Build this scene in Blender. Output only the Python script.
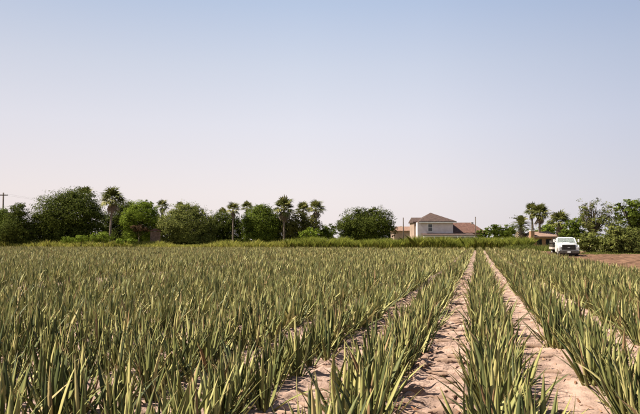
import bpy, math, random
import numpy as np
from mathutils import Vector, Matrix

random.seed(11)
rng = np.random.default_rng(11)
scene = bpy.context.scene
for o in list(bpy.data.objects):
    bpy.data.objects.remove(o)
COL = scene.collection

# ------------------------------------------------------------------ camera
CAM_H = 1.9
F = 622.0                                   # focal length in photo pixels (35 mm on 36 mm, 640 wide)
YAW = math.radians(14.25)                   # the rows run along +Y, the camera looks a little left of them
cam_d = bpy.data.cameras.new('camera')
cam = bpy.data.objects.new('camera', cam_d)
COL.objects.link(cam)
cam.location = (0, 0, CAM_H)
cam.rotation_euler = (math.radians(90) + math.atan(33 / F), 0, YAW)
cam_d.sensor_width = 36
cam_d.lens = 36 * F / 640
cam_d.clip_start = 0.05
cam_d.clip_end = 6000
scene.camera = cam

# ------------------------------------------------------------------ sky, sun, exposure
EXPO = 1.25
SUN_EL = math.radians(53)
SUN_DIR2 = Vector((-math.cos(math.radians(-16)), math.sin(math.radians(-16)), 0))   # towards the sun, on the ground
sun_vec = Vector((SUN_DIR2.x * math.cos(SUN_EL), SUN_DIR2.y * math.cos(SUN_EL), math.sin(SUN_EL)))
world = bpy.data.worlds.new('World')
scene.world = world
world.use_nodes = True
wn, wl = world.node_tree.nodes, world.node_tree.links
wn.clear()
w_out = wn.new('ShaderNodeOutputWorld')
w_bg = wn.new('ShaderNodeBackground')
w_bg.inputs['Strength'].default_value = 0.1
w_sky = wn.new('ShaderNodeTexSky')
w_sky.sky_type = 'NISHITA'
w_sky.sun_disc = False
w_sky.sun_elevation = SUN_EL
w_sky.sun_rotation = math.atan2(SUN_DIR2.x, SUN_DIR2.y)
w_sky.dust_density = 2.0
w_tc = wn.new('ShaderNodeTexCoord')
w_nrm = wn.new('ShaderNodeVectorMath'); w_nrm.operation = 'NORMALIZE'
w_sep = wn.new('ShaderNodeSeparateXYZ')
w_ramp = wn.new('ShaderNodeValToRGB')
w_flat = wn.new('ShaderNodeVectorMath'); w_flat.operation = 'MULTIPLY'; w_flat.inputs[1].default_value = (1, 1, 0)
w_fn = wn.new('ShaderNodeVectorMath'); w_fn.operation = 'NORMALIZE'
w_dot = wn.new('ShaderNodeVectorMath'); w_dot.operation = 'DOT_PRODUCT'
w_dot.inputs[1].default_value = SUN_DIR2
w_az = wn.new('ShaderNodeValToRGB')
w_mul = wn.new('ShaderNodeMix'); w_mul.data_type = 'RGBA'; w_mul.blend_type = 'MULTIPLY'; w_mul.inputs[0].default_value = 1.0
w_sc = wn.new('ShaderNodeVectorMath'); w_sc.operation = 'SCALE'; w_sc.inputs['Scale'].default_value = 10.0 / 2 ** EXPO
w_mix = wn.new('ShaderNodeMix'); w_mix.data_type = 'RGBA'; w_mix.inputs[0].default_value = 0.06
wl.new(w_tc.outputs['Generated'], w_nrm.inputs[0])
wl.new(w_nrm.outputs[0], w_sep.inputs[0])
wl.new(w_sep.outputs['Z'], w_ramp.inputs[0])
wl.new(w_nrm.outputs[0], w_flat.inputs[0])
wl.new(w_flat.outputs[0], w_fn.inputs[0])
wl.new(w_fn.outputs[0], w_dot.inputs[0])
w_half = wn.new('ShaderNodeMath'); w_half.operation = 'MULTIPLY_ADD'; w_half.inputs[1].default_value = 0.5; w_half.inputs[2].default_value = 0.5
wl.new(w_dot.outputs['Value'], w_half.inputs[0])
wl.new(w_half.outputs[0], w_az.inputs[0])
wl.new(w_ramp.outputs[0], w_mul.inputs[6])
wl.new(w_az.outputs[0], w_mul.inputs[7])
wl.new(w_mul.outputs[2], w_sc.inputs[0])
wl.new(w_sc.outputs[0], w_mix.inputs[6])
wl.new(w_sky.outputs[0], w_mix.inputs[7])
wl.new(w_mix.outputs[2], w_bg.inputs['Color'])
wl.new(w_bg.outputs[0], w_out.inputs['Surface'])


def set_ramp(node, stops):
    el = node.color_ramp.elements
    while len(el) > 1:
        el.remove(el[-1])
    el[0].position = stops[0][0]; el[0].color = (*stops[0][1], 1)
    for p, c in stops[1:]:
        e = el.new(p); e.color = (*c, 1)


set_ramp(w_ramp, [(0.0, (.90, .81, .80)), (0.075, (.89, .815, .82)), (0.18, (.785, .775, .845)), (0.27, (.65, .69, .80)),
                  (0.36, (.49, .58, .755)), (0.6, (.22, .28, .42)), (1.0, (.11, .16, .27))])
set_ramp(w_az, [(0.0, (.62, .67, .76)), (0.26, (.75, .79, .86)), (0.40, (.95, .96, .98)), (0.5, (1, 1, 1)), (0.72, (.96, .94, .93)), (1.0, (.95, .92, .91))])

sun_d = bpy.data.lights.new('sun', 'SUN')
sun = bpy.data.objects.new('sun', sun_d)
COL.objects.link(sun)
sun_d.energy = 5.0
sun_d.angle = math.radians(0.53)
sun_d.color = (1.0, 0.90, 0.74)
sun.rotation_euler = sun_vec.to_track_quat('Z', 'Y').to_euler()
sun.location = (-30, 10, 40)

scene.view_settings.view_transform = 'Standard'
scene.view_settings.look = 'None'
scene.view_settings.gamma = 1
scene.view_settings.use_curve_mapping = False
scene.view_settings.exposure = EXPO
scene.render.engine = 'CYCLES'
scene.cycles.max_bounces = 6
scene.cycles.transparent_max_bounces = 8

# ------------------------------------------------------------------ helpers
CY, SY = math.cos(YAW), math.sin(YAW)


def G(px, d, z=0.0):
    """ground place seen at photo column px, d metres ahead"""
    l = (px - 320) / F * d
    return Vector((-SY * d + CY * l, CY * d + SY * l, z))


def Z(py, d):
    return CAM_H + (240 - py) / F * d


def mesh_np(name, V, faces, uv=None, smooth=False):
    """V (N,3); faces: list of int arrays (M,k); uv per vertex (N,2)"""
    me = bpy.data.meshes.new(name)
    V = np.asarray(V, np.float32)
    if not isinstance(faces, list):
        faces = [faces]
    faces = [np.asarray(f, np.int32) for f in faces if len(f)]
    loops = np.concatenate([f.ravel() for f in faces])
    sizes = np.concatenate([np.full(len(f), f.shape[1], np.int32) for f in faces])
    starts = np.concatenate([[0], np.cumsum(sizes)[:-1]]).astype(np.int32)
    me.vertices.add(len(V)); me.vertices.foreach_set('co', V.ravel())
    me.loops.add(len(loops)); me.loops.foreach_set('vertex_index', loops)
    me.polygons.add(len(sizes)); me.polygons.foreach_set('loop_start', starts)
    me.polygons.foreach_set('loop_total', sizes)
    if smooth:
        me.polygons.foreach_set('use_smooth', np.ones(len(sizes), bool))
    if uv is not None:
        l = me.uv_layers.new(name='UVMap')
        l.data.foreach_set('uv', np.asarray(uv, np.float32)[loops].ravel())
    me.update(calc_edges=True)
    me.validate()
    return me


def link(name, me, mat=None, parent=None, kind=None, label=None, cat=None, group=None):
    o = bpy.data.objects.new(name, me)
    COL.objects.link(o)
    if mat is not None and me is not None and not me.materials:
        me.materials.append(mat)
    if parent is not None:
        o.parent = parent
    if kind: o['kind'] = kind
    if label: o['label'] = label
    if cat: o['category'] = cat
    if group: o['group'] = group
    return o


def thing(name, label, cat, loc=(0, 0, 0), rz=0.0, group=None):
    o = link(name, None, label=label, cat=cat, group=group)
    o.empty_display_size = 0.3
    o.location = loc
    o.rotation_euler = (0, 0, rz)
    return o


class MB:
    """collects simple shapes into one mesh"""
    def __init__(s): s.v = []; s.f = []

    def add(s, vs, fs):
        b = len(s.v); s.v += [tuple(v) for v in vs]; s.f += [tuple(i + b for i in f) for f in fs]; return s

    def box(s, x0, x1, y0, y1, z0, z1):
        vs = [(x, y, z) for z in (z0, z1) for x, y in ((x0, y0), (x1, y0), (x1, y1), (x0, y1))]
        return s.add(vs, [(3, 2, 1, 0), (4, 5, 6, 7), (0, 1, 5, 4), (1, 2, 6, 5), (2, 3, 7, 6), (3, 0, 4, 7)])

    def tube(s, pts, rads, n=8, cap=True):
        pts = [Vector(p) for p in pts]
        vs = []
        for i, p in enumerate(pts):
            t = (pts[min(i + 1, len(pts) - 1)] - pts[max(i - 1, 0)]).normalized()
            a = t.orthogonal().normalized() if abs(t.z) < .95 else Vector((1, 0, 0))
            a = (a - t * a.dot(t)).normalized(); b = t.cross(a)
            r = rads[i] if hasattr(rads, '__len__') else rads
            for k in range(n):
                q = 2 * math.pi * k / n
                vs.append(p + a * math.cos(q) * r + b * math.sin(q) * r)
        fs = [(i * n + k, i * n + (k + 1) % n, (i + 1) * n + (k + 1) % n, (i + 1) * n + k) for i in range(len(pts) - 1) for k in range(n)]
        if cap:
            fs += [tuple(range(n))[::-1], tuple((len(pts) - 1) * n + k for k in range(n))]
        return s.add(vs, fs)

    def prism(s, poly, x0, x1, inset=None):
        """polygon of (y,z) extruded along x; inset(y,z)-> how far each side is drawn in"""
        n = len(poly)
        ins = inset or (lambda y, z: 0)
        vs = [(x0 + ins(y, z), y, z) for y, z in poly] + [(x1 - ins(y, z), y, z) for y, z in poly]
        fs = [tuple(range(n)), tuple(range(2 * n - 1, n - 1, -1))]
        fs += [(i, i + n, (i + 1) % n + n, (i + 1) % n) for i in range(n)]
        return s.add(vs, fs)

    def lathe_x(s, prof, cx, cy, cz, n=24):
        """profile of (x, r) turned round an axis along x"""
        vs = [(cx + x, cy + r * math.cos(2 * math.pi * k / n), cz + r * math.sin(2 * math.pi * k / n)) for x, r in prof for k in range(n)]
        m = len(prof)
        fs = [(i * n + k, i * n + (k + 1) % n, (i + 1) * n + (k + 1) % n, (i + 1) * n + k) for i in range(m - 1) for k in range(n)]
        fs += [tuple(range(n)), tuple((m - 1) * n + k for k in range(n))[::-1]]
        return s.add(vs, fs)

    def build(s, name, mat, parent=None, bevel=0.0, smooth=False, **kw):
        me = bpy.data.meshes.new(name)
        me.from_pydata(s.v, [], s.f)
        import bmesh
        bm = bmesh.new(); bm.from_mesh(me)
        bmesh.ops.recalc_face_normals(bm, faces=bm.faces)
        if bevel:
            bmesh.ops.bevel(bm, geom=list(bm.edges), offset=bevel, segments=2, affect='EDGES', clamp_overlap=True)
        bm.to_mesh(me); bm.free()
        if smooth:
            for p in me.polygons: p.use_smooth = True
        return link(name, me, mat, parent, **kw)


# ------------------------------------------------------------------ materials
def new_mat(name):
    m = bpy.data.materials.new(name); m.use_nodes = True
    nt = m.node_tree
    return m, nt.nodes, nt.links, nt.nodes['Principled BSDF']


def mat_noise(name, c1, c2, scale=3.0, rough=0.8, bump=0.0, bump_scale=None, detail=4.0, spec=0.3, metal=0.0, lo=.35, hi=.65):
    m, n, l, b = new_mat(name)
    tc = n.new('ShaderNodeTexCoord')
    no = n.new('ShaderNodeTexNoise'); no.inputs['Scale'].default_value = scale; no.inputs['Detail'].default_value = detail
    r = n.new('ShaderNodeValToRGB'); set_ramp(r, [(lo, c1), (hi, c2)])
    l.new(tc.outputs['Object'], no.inputs['Vector']); l.new(no.outputs['Fac'], r.inputs[0]); l.new(r.outputs[0], b.inputs['Base Color'])
    b.inputs['Roughness'].default_value = rough; b.inputs['Specular IOR Level'].default_value = spec; b.inputs['Metallic'].default_value = metal
    if bump:
        n2 = n.new('ShaderNodeTexNoise'); n2.inputs['Scale'].default_value = bump_scale or scale * 4; n2.inputs['Detail'].default_value = 6
        bp = n.new('ShaderNodeBump'); bp.inputs['Strength'].default_value = 1.0; bp.inputs['Distance'].default_value = bump
        l.new(tc.outputs['Object'], n2.inputs['Vector']); l.new(n2.outputs['Fac'], bp.inputs['Height']); l.new(bp.outputs[0], b.inputs['Normal'])
    return m


def mat_leaf(name, stops, along=None, transl=0.3, rough=0.55, spec=0.35, use_object=False):
    """colour from uv.x (or the object's own random) over stops; along = stops over uv.y with alpha as strength"""
    m, n, l, b = new_mat(name)
    uv = n.new('ShaderNodeUVMap'); uv.uv_map = 'UVMap'
    sp = n.new('ShaderNodeSeparateXYZ'); l.new(uv.outputs[0], sp.inputs[0])
    r = n.new('ShaderNodeValToRGB'); set_ramp(r, stops)
    if use_object:
        oi = n.new('ShaderNodeObjectInfo'); l.new(oi.outputs['Random'], r.inputs[0])
    else:
        l.new(sp.outputs['X'], r.inputs[0])
    col = r.outputs[0]
    if along:
        for (p0, p1, c) in along:                   # tint growing from p0 to p1 of the blade's length
            mr = n.new('ShaderNodeMapRange'); mr.inputs['From Min'].default_value = p0; mr.inputs['From Max'].default_value = p1
            l.new(sp.outputs['Y'], mr.inputs['Value'])
            mx = n.new('ShaderNodeMix'); mx.data_type = 'RGBA'; mx.inputs[7].default_value = (*c, 1)
            l.new(mr.outputs[0], mx.inputs[0]); l.new(col, mx.inputs[6]); col = mx.outputs[2]
    l.new(col, b.inputs['Base Color'])
    b.inputs['Roughness'].default_value = rough; b.inputs['Specular IOR Level'].default_value = spec
    if transl:
        t = n.new('ShaderNodeBsdfTranslucent'); ms = n.new('ShaderNodeMixShader'); ms.inputs[0].default_value = transl
        l.new(col, t.inputs['Color']); l.new(b.outputs[0], ms.inputs[1]); l.new(t.outputs[0], ms.inputs[2])
        l.new(ms.outputs[0], n['Material Output'].inputs['Surface'])
    return m


ALOE_STOPS = [(0.0, (.046, .058, .021)), (.28, (.105, .116, .038)), (.52, (.195, .198, .066)), (.8, (.33, .312, .116)), (.96, (.45, .395, .17)), (.98, (.30, .19, .10)), (1.0, (.20, .12, .065))]
ALOE_ALONG = [(.30, .0, (.24, .23, .085)), (.90, 1.0, (.30, .19, .10))]
M = {}
M['aloe_obj'] = mat_leaf('aloe_leaf', ALOE_STOPS, ALOE_ALONG, .14, .55, .2, use_object=True)
M['aloe'] = mat_leaf('aloe_leaf_mass', ALOE_STOPS, ALOE_ALONG, .14, .55, .2)
M['dead_leaf'] = mat_leaf('dead_aloe_leaf', [(0, (.16, .075, .04)), (.6, (.25, .13, .075)), (1, (.40, .27, .17))], None, .1, .8)
GREENS = {
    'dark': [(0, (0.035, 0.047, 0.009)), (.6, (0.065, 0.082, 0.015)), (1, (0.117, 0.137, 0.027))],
    'mid': [(0, (0.055, 0.077, 0.012)), (.6, (0.094, 0.124, 0.018)), (1, (0.150, 0.187, 0.031))],
    'bright': [(0, (0.087, 0.126, 0.014)), (.6, (0.147, 0.197, 0.024)), (1, (0.218, 0.269, 0.041))],
    'grey': [(0, (0.076, 0.089, 0.023)), (.6, (0.133, 0.149, 0.037)), (1, (0.218, 0.222, 0.065))],
    'olive': [(0, (0.061, 0.062, 0.017)), (.6, (0.099, 0.099, 0.026)), (1, (0.150, 0.141, 0.041))],
    'brown': [(0, (0.055, 0.034, 0.018)), (.6, (0.088, 0.055, 0.030)), (1, (0.116, 0.083, 0.045))],
}
for k, s in GREENS.items():
    M['leaf_' + k] = mat_leaf('foliage_' + k, s, None, .30, .8, .04)
M['frond'] = mat_leaf('palm_frond', [(0, (.06, .07, .018)), (.5, (.11, .12, .03)), (1, (.20, .19, .055))], None, .25, .6, .2, use_object=True)
M['dead_frond'] = mat_leaf('dead_palm_frond', [(0, (.12, .085, .055)), (.5, (.19, .14, .09)), (1, (.27, .21, .15))], None, .15, .8, use_object=True)
M['grass'] = mat_leaf('tall_grass', [(0, (.13, .165, .026)), (.5, (.23, .26, .045)), (1, (.36, .36, .08))], None, .4, .8, .1)
M['verge'] = mat_leaf('verge_grass', [(0, (.16, .18, .03)), (.5, (.30, .30, .06)), (1, (.46, .41, .13))], None, .4, .8, .1)
M['bark'] = mat_noise('bark', (.05, .038, .028), (.13, .10, .075), 4, .9, .02, 18)
M['palm_bark'] = mat_noise('palm_bark', (.10, .078, .06), (.19, .15, .12), 3, .9, .03, 12)
M['soil'] = mat_noise('pale_sandy_soil', (.165, .112, .092), (.42, .298, .246), 2.4, .95, .022, 30, 8, .1, lo=.3, hi=.7)
M['clod'] = mat_noise('soil_clod', (.17, .11, .082), (.33, .23, .18), 2.0, .95, .01, 25, 6, .1)
M['tilled'] = mat_noise('red_tilled_soil', (.075, .042, .027), (.18, .105, .068), 1.4, .95, .05, 7, 8, .1)
M['land'] = mat_noise('dry_land', (.11, .12, .045), (.24, .20, .10), .08, .95, .03, 3, 8, .1)

# ------------------------------------------------------------------ ground
def vnoise(x, y, seed=0):
    xi = np.floor(x).astype(np.int64); yi = np.floor(y).astype(np.int64)
    fx = x - xi; fy = y - yi
    fx = fx * fx * (3 - 2 * fx); fy = fy * fy * (3 - 2 * fy)

    def h(a, b):
        n = (a * 374761393 + b * 668265263 + seed * 1442695041) & 0xFFFFFFFF
        n = ((n ^ (n >> 13)) * 1274126177) & 0xFFFFFFFF
        return ((n ^ (n >> 16)) & 0xFFFF) / 65535.0
    return (h(xi, yi) * (1 - fx) + h(xi + 1, yi) * fx) * (1 - fy) + (h(xi, yi + 1) * (1 - fx) + h(xi + 1, yi + 1) * fx) * fy


ROW0, PITCH = 0.18, 1.33
TOP_ROW = 5                                  # rows go from -79 to 5; the last at x = 6.8
LANE_ROWS = (-12, -13)                       # rows left out: a drive lane through the crop


def field_end(x):
    return 116.0 - max(0.0, min(40.0, -x - 20)) * 0.08


def soil_h(x, y):
    u = (x - ROW0) / PITCH
    k = np.floor(u + 0.5)
    r = np.abs(u - k) * PITCH                # distance from the row
    s = np.clip((r - .20) / .28, 0, 1); s = s * s * (3 - 2 * s)
    bed = .075 * (1 - s)
    p = (u - np.floor(u) - .5) * PITCH       # distance from the middle of the track
    lane = np.floor(u)
    amp = np.where(lane == -1, .12, np.where(lane == 0, .04, .08))
    warp = (vnoise(x * 1.7, y * 1.7, 3) - .5) * .42 + (vnoise(x * 5, y * 5, 4) - .5) * .09
    ph = (y + np.where(lane == 0, -.25, .12) * p + .9 * p * p + warp) / np.where(lane == 0, .30, .40)
    t = ph - np.floor(ph)
    gw = .10 + .26 * vnoise(x * 2.1, y * 2.1, 9)
    lug = np.clip(np.minimum(t / .11, (1 - t) / gw), 0, 1)
    lug = 1 - (1 - lug) * np.clip(1.5 * vnoise(x * 1.9, y * 1.9, 5) - .15, 0, 1) - .25 * t
    tread = amp * lug * np.clip((.40 - np.abs(p)) / .1, 0, 1)
    n = .022 * vnoise(x * 4, y * 4, 6) + .012 * vnoise(x * 11, y * 11, 7) + .012 * vnoise(x * 24, y * 24, 8)
    rough = np.where(lane == -1, .05, np.where(lane == 0, .008, .03)) * np.clip((.42 - np.abs(p)) / .1, 0, 1)
    cl = np.abs(vnoise(x * 6, y * 4.5, 12) - .5) + .5 * np.abs(vnoise(x * 13, y * 11, 13) - .5)
    return .012 + bed + tread + n + rough * cl * 1.6


# land to the horizon
bm_v = np.array([(-2600, -400, -.03), (2600, -400, -.03), (2600, 4200, -.03), (-2600, 4200, -.03)])
link('ground', mesh_np('ground', bm_v, np.array([[0, 1, 2, 3]])), M['land'], kind='structure', label='dry grassy land reaching to the horizon')
# the planted field
xs = np.linspace(-112, 7.55, 60)
V = np.array([(x, y, 0) for x in xs for y in (2.0, field_end(x) + 2.5)])
link('field_soil', mesh_np('field_soil', V, np.array([[2 * i, 2 * i + 2, 2 * i + 3, 2 * i + 1] for i in range(59)])), M['soil'], kind='structure', label='pale sandy soil of the planted field')
# finely worked soil of the tracks and beds in the near part
gx = np.arange(-4.86, 5.3, .033)
gy = [3.4]
while gy[-1] < 34: gy.append(gy[-1] + max(.022, .0032 * gy[-1]))
gy = np.array(gy)
XX, YY = np.meshgrid(gx, gy, indexing='ij')
ZZ = soil_h(XX, YY)
nx, ny = XX.shape
idx = np.arange(nx * ny).reshape(nx, ny)
Fq = np.stack([idx[:-1, :-1], idx[1:, :-1], idx[1:, 1:], idx[:-1, 1:]], -1).reshape(-1, 4)
link('furrowed_soil', mesh_np('furrowed_soil', np.stack([XX, YY, ZZ], -1).reshape(-1, 3), Fq, smooth=True), M['soil'], kind='structure', label='tyre-marked sandy tracks and beds between the aloe rows')
# red tilled ground beyond the last row
gx = np.concatenate([np.arange(7.5, 16, .16), np.arange(16, 46, .4)]); gy = np.arange(24, 97, .2)
XX, YY = np.meshgrid(gx, gy, indexing='ij')
ZZ = .015 + .14 * vnoise(XX * 1.3, YY * 1.3, 21) + .12 * vnoise(XX * 3.1, YY * 3.1, 22) + .05 * np.abs(np.sin(YY * 2.1 + vnoise(XX * .4, YY * .4, 23) * 5))
nx, ny = XX.shape
idx = np.arange(nx * ny).reshape(nx, ny)
Fq = np.stack([idx[:-1, :-1], idx[1:, :-1], idx[1:, 1:], idx[:-1, 1:]], -1).reshape(-1, 4)
link('tilled_dirt', mesh_np('tilled_dirt', np.stack([XX, YY, ZZ], -1).reshape(-1, 3), Fq), M['tilled'], kind='structure', label='reddish brown tilled dirt beside the field')

# ------------------------------------------------------------------ aloe leaves
def leaf_mesh(seg, cross, length, width, bend, twist, thick, side=0.0):
    """one blade growing up z, leaning to +x; returns V, t (position along the blade)"""
    ts = np.linspace(0, 1, seg + 1)
    V, T = [], []
    x = z = 0.0
    ang = 0.0
    for i, t in enumerate(ts):
        if i:
            ang = bend * (t ** 1.4)
            x += math.sin(ang) * length / seg; z += math.cos(ang) * length / seg
        w = width * (0.80 + .5 * t - .3 * t * t) * (1 - t ** 2.0) ** .95 if t < 1 else 0.0
        th = thick * (1 - t) ** .8
        tw = twist * t
        for (a, c) in cross:
            yy = a * w * .5; xx = c * th
            X = x + (xx * math.cos(tw) - yy * math.sin(tw)) * math.cos(ang)
            Y = yy * math.cos(tw) + xx * math.sin(tw) + side * t * t * length
            V.append((X, Y, z - xx * math.sin(ang))); T.append(t)
    return np.array(V), np.array(T)


CROSS4 = [(-1, -.35), (0, .25), (1, -.35), (0, 1.0)]
CROSS3 = [(-1, -.4), (0, .5), (1, -.4)]
CROSS2 = [(-1, 0), (1, 0)]


def strip_faces(seg, k, closed):
    f = []
    for i in range(seg):
        for j in range(k if closed else k - 1):
            a, b = i * k + j, i * k + (j + 1) % k
            f.append((a, b, b + k, a + k))
    return np.array(f)


LEAF_SPECS = []
for i in range(9):
    LEAF_SPECS.append(dict(length=1.0, width=random.uniform(.076, .108), bend=random.choice([-.35, -.15, 0, .1, .2, .35, .6]) + random.uniform(-.08, .08),
                           twist=random.uniform(-.7, .7), thick=.022, side=random.uniform(-.10, .10)))
LEAF_ME = []
for i, sp in enumerate(LEAF_SPECS):
    V, T = leaf_mesh(6, CROSS4, **sp)
    me = mesh_np('aloe_leaf', V, strip_faces(6, 4, True), np.stack([np.full(len(T), .5), T], -1), smooth=True)
    me.materials.append(M['aloe_obj'])
    LEAF_ME.append(me)


def leaf_set(n, r):
    """placements of a plant's leaves: (spec, scale, tilt, azimuth, root offset)"""
    out = []
    ph = r.uniform(0, 6.28)
    for j in range(n):
        q = (j + .5) / n                      # 0 inner .. 1 outer
        az = ph + j * 2.39996 + r.uniform(-.35, .35)
        tilt = .03 + .80 * q ** 1.5 + r.uniform(-.06, .12)
        sc = r.uniform(.60, .77) * (1.0 - .18 * q) * (1.06 if r.random() > .15 else .72)
        rad = .02 + .08 * q
        out.append((r.integers(0, len(LEAF_SPECS)), sc, tilt, az, rad))
    return out


# where every plant stands
plants = []
for k in range(-79, TOP_ROW + 1):
    if k in LANE_ROWS: continue
    x0 = ROW0 + k * PITCH
    y = 3.6 + random.random() * .3
    while y < field_end(x0):
        jx = x0 + max(-.32, min(.32, random.gauss(0, .15 if k > -3 else .19)))
        far = y > 45
        # keep what the lens (with a margin for a step to the side) can see
        d = CY * y - SY * jx
        l = CY * jx + SY * y
        if d > 3.6 and abs(l) < d * .5145 + 3.0 and random.random() > .02 + .08 * (float(vnoise(np.array([jx * .8]), np.array([y * .8]), 41)[0]) > .72):
            plants.append((jx, y, d, l))
        y += (random.uniform(.13, .225) if k > -2 else random.uniform(.11, .195) if y < 32 else random.uniform(.14, .24)) if not far else random.uniform(.18, .32)
plants = np.array(plants)
order = np.argsort(plants[:, 2])
in_view = (np.abs(plants[:, 3]) < plants[:, 2] * .5145 + .25) & (plants[:, 2] > 4.35)
near_ids = [i for i in order if in_view[i]][:300]
near_set = set(near_ids)
PART_N = 220


def base_h(x, y):
    return float(soil_h(np.array([x]), np.array([y]))[0]) if -4.8 < x < 5.2 and y < 33.5 else .0


def row_words(x):
    k = round((x - ROW0) / PITCH)
    ordn = ['', 'second ', 'third ', 'fourth ', 'fifth ', 'sixth ', 'seventh ', 'eighth ', 'ninth ']
    if k == 0: return 'spiky aloe plant in the single row between the two bare sandy tracks'
    if k > 0: return 'spiky aloe plant in the %srow from the smooth track towards the red dirt' % (ordn[k - 1] if k - 1 < 9 else 'outer ')
    return 'spiky aloe plant in the %srow from the ribbed track, away from the red dirt' % (ordn[-k - 1] if -k - 1 < 9 else 'outer ')


# single-mesh plants for the smaller of the 300: a few shared forms
FORMS = []
for v in range(8):
    Vs, Fs, Us = [], [], []
    b = 0
    for (si, sc, tilt, az, rad) in leaf_set(14, rng):
        V, T = leaf_mesh(5, CROSS4, **LEAF_SPECS[si])
        V = V * sc
        c, s = math.cos(tilt), math.sin(tilt)
        V = np.stack([V[:, 0] * c + V[:, 2] * s + rad, V[:, 1], -V[:, 0] * s + V[:, 2] * c], -1)
        c, s = math.cos(az), math.sin(az)
        V = np.stack([V[:, 0] * c - V[:, 1] * s, V[:, 0] * s + V[:, 1] * c, V[:, 2]], -1)
        Vs.append(V); Fs.append(strip_faces(5, 4, True) + b); b += len(V)
        Us.append(np.stack([np.full(len(T), rng.random()), T], -1))
    me = mesh_np('aloe_plant', np.concatenate(Vs), np.concatenate(Fs), np.concatenate(Us), smooth=True)
    me.materials.append(M['aloe'])
    FORMS.append(me)

for rank, i in enumerate(near_ids):
    x, y, d, l = plants[i]
    z = base_h(x, y) - .015
    sc_p = random.choice([random.uniform(.86, 1.14)] * 5 + [random.uniform(.55, .8)]) * (.95 if x < -2 else 1)
    if rank < PART_N:
        p = thing('aloe_plant', row_words(x), 'plant', (x, y, z), random.uniform(0, 6.28), 'aloe plants growing in rows')
        p.scale = (sc_p,) * 3
        for (si, sc, tilt, az, rad) in leaf_set(random.randint(12, 16), rng):
            o = link('leaf', LEAF_ME[si], None, p)
            o.location = (math.cos(az) * rad, math.sin(az) * rad, 0)
            o.rotation_euler = (0, tilt, az)
            o.scale = (sc * random.uniform(.85, 1.2), sc * random.uniform(.85, 1.2), sc)
    else:
        o = link('aloe_plant', FORMS[random.randrange(8)], None, label=row_words(x), cat='plant', group='aloe plants growing in rows')
        o.location = (x, y, z); o.rotation_euler = (0, 0, random.uniform(0, 6.28)); o.scale = (sc_p,) * 3

# the rest of the crop as one mass
LOD = {}
for name, seg, cross in (('mid', 4, CROSS3), ('far', 3, CROSS2), ('haz', 2, CROSS2)):
    LOD[name] = [leaf_mesh(seg, cross, **sp) for sp in LEAF_SPECS], strip_faces(seg, len(cross), False)


def mass(ids, lod, nleaf, wide):
    meshes, fc = LOD[lod]
    Vs, Fs, Us = [], [], []
    base = 0
    for i in ids:
        x, y, d, l = plants[i]
        z = base_h(x, y) - .01
        sp = random.choice([random.uniform(.86, 1.14)] * 5 + [random.uniform(.55, .8)]) * (.95 if x < -2 else 1)
        for (si, sc, tilt, az, rad) in leaf_set(nleaf, rng):
            V, T = meshes[si]
            V = V * (sc * sp)
            c, s = math.cos(tilt), math.sin(tilt)
            X = V[:, 0] * c + V[:, 2] * s + rad; Zv = -V[:, 0] * s + V[:, 2] * c; Yv = V[:, 1] * wide
            c, s = math.cos(az), math.sin(az)
            Vs.append(np.stack([X * c - Yv * s + x, X * s + Yv * c + y, Zv + z], -1))
            Fs.append(fc + base); base += len(V)
            Us.append(np.stack([np.full(len(T), rng.random()), T], -1))
    return np.concatenate(Vs), np.concatenate(Fs), np.concatenate(Us)


rest = [i for i in range(len(plants)) if i not in near_set]
pieces = [mass([i for i in rest if plants[i, 2] < 32], 'mid', 14, 1.0),
          mass([i for i in rest if 32 <= plants[i, 2] < 62], 'far', 10, 1.25),
          mass([i for i in rest if plants[i, 2] >= 62], 'haz', 6, 1.9)]
off = 0; Vc, Fc, Uc = [], [], []
for V, Fa, U in pieces:
    Vc.append(V); Fc.append(Fa + off); Uc.append(U); off += len(V)
link('aloe_crop', mesh_np('aloe_crop', np.concatenate(Vc), np.concatenate(Fc), np.concatenate(Uc), smooth=True), M['aloe'], kind='stuff',
     label='dense rows of aloe filling the field as far as the tree line', cat='crop')

# clods and dead leaf scraps on the tracks
def scatter(n, kind):
    Vs, Fs, Us = [], [], []
    b = 0
    for _ in range(n):
        y = 4.5 + 26 * random.random() ** 1.6
        k = random.choice([-3, -2, -1, -1, -1, 0, 0, 1, 2])
        if kind == 'clod':
            x = ROW0 + (k + .5) * PITCH + random.gauss(0, .22)
        else:
            x = ROW0 + k * PITCH + random.choice([-1, 1]) * random.gauss(.36, .09)
        if not -4.7 < x < 5.1: continue
        z = float(soil_h(np.array([x]), np.array([y]))[0])
        if kind == 'clod':
            s = .005 + .026 * random.random() ** 5
            P = np.array([(1, 0, 0), (-1, 0, 0), (0, 1, 0), (0, -1, 0), (0, 0, .8), (0, 0, -.6), (.7, .6, .4), (-.6, -.7, .4)]) * s * rng.uniform(.7, 1.4, (8, 3))
            Fk = np.array([(0, 6, 4), (6, 2, 4), (2, 1, 4), (1, 7, 4), (7, 3, 4), (3, 0, 4), (0, 2, 6), (1, 3, 7), (2, 0, 5), (1, 2, 5), (3, 1, 5), (0, 3, 5)])
            P = P + (x, y, z + s * .3)
        else:
            L = random.uniform(.05, .2); w = random.uniform(.008, .02); a = random.uniform(0, 6.28)
            c, s_ = math.cos(a), math.sin(a)
            P = []
            for t in (0, .5, 1):
                h = z + .008 + .03 * math.sin(t * 3.14) * random.random()
                for q in (-1, 1):
                    ww = w * (1 - .8 * t)
                    P.append((x + c * L * t - s_ * ww * q, y + s_ * L * t + c * ww * q, h))
            P = np.array(P); Fk = np.array([(0, 1, 3, 2), (2, 3, 5, 4)])
        Vs.append(P); Fs.append(Fk + b); b += len(P); Us.append(np.full((len(P), 2), random.random()))
    return np.concatenate(Vs), np.concatenate(Fs), np.concatenate(Us)


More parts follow.
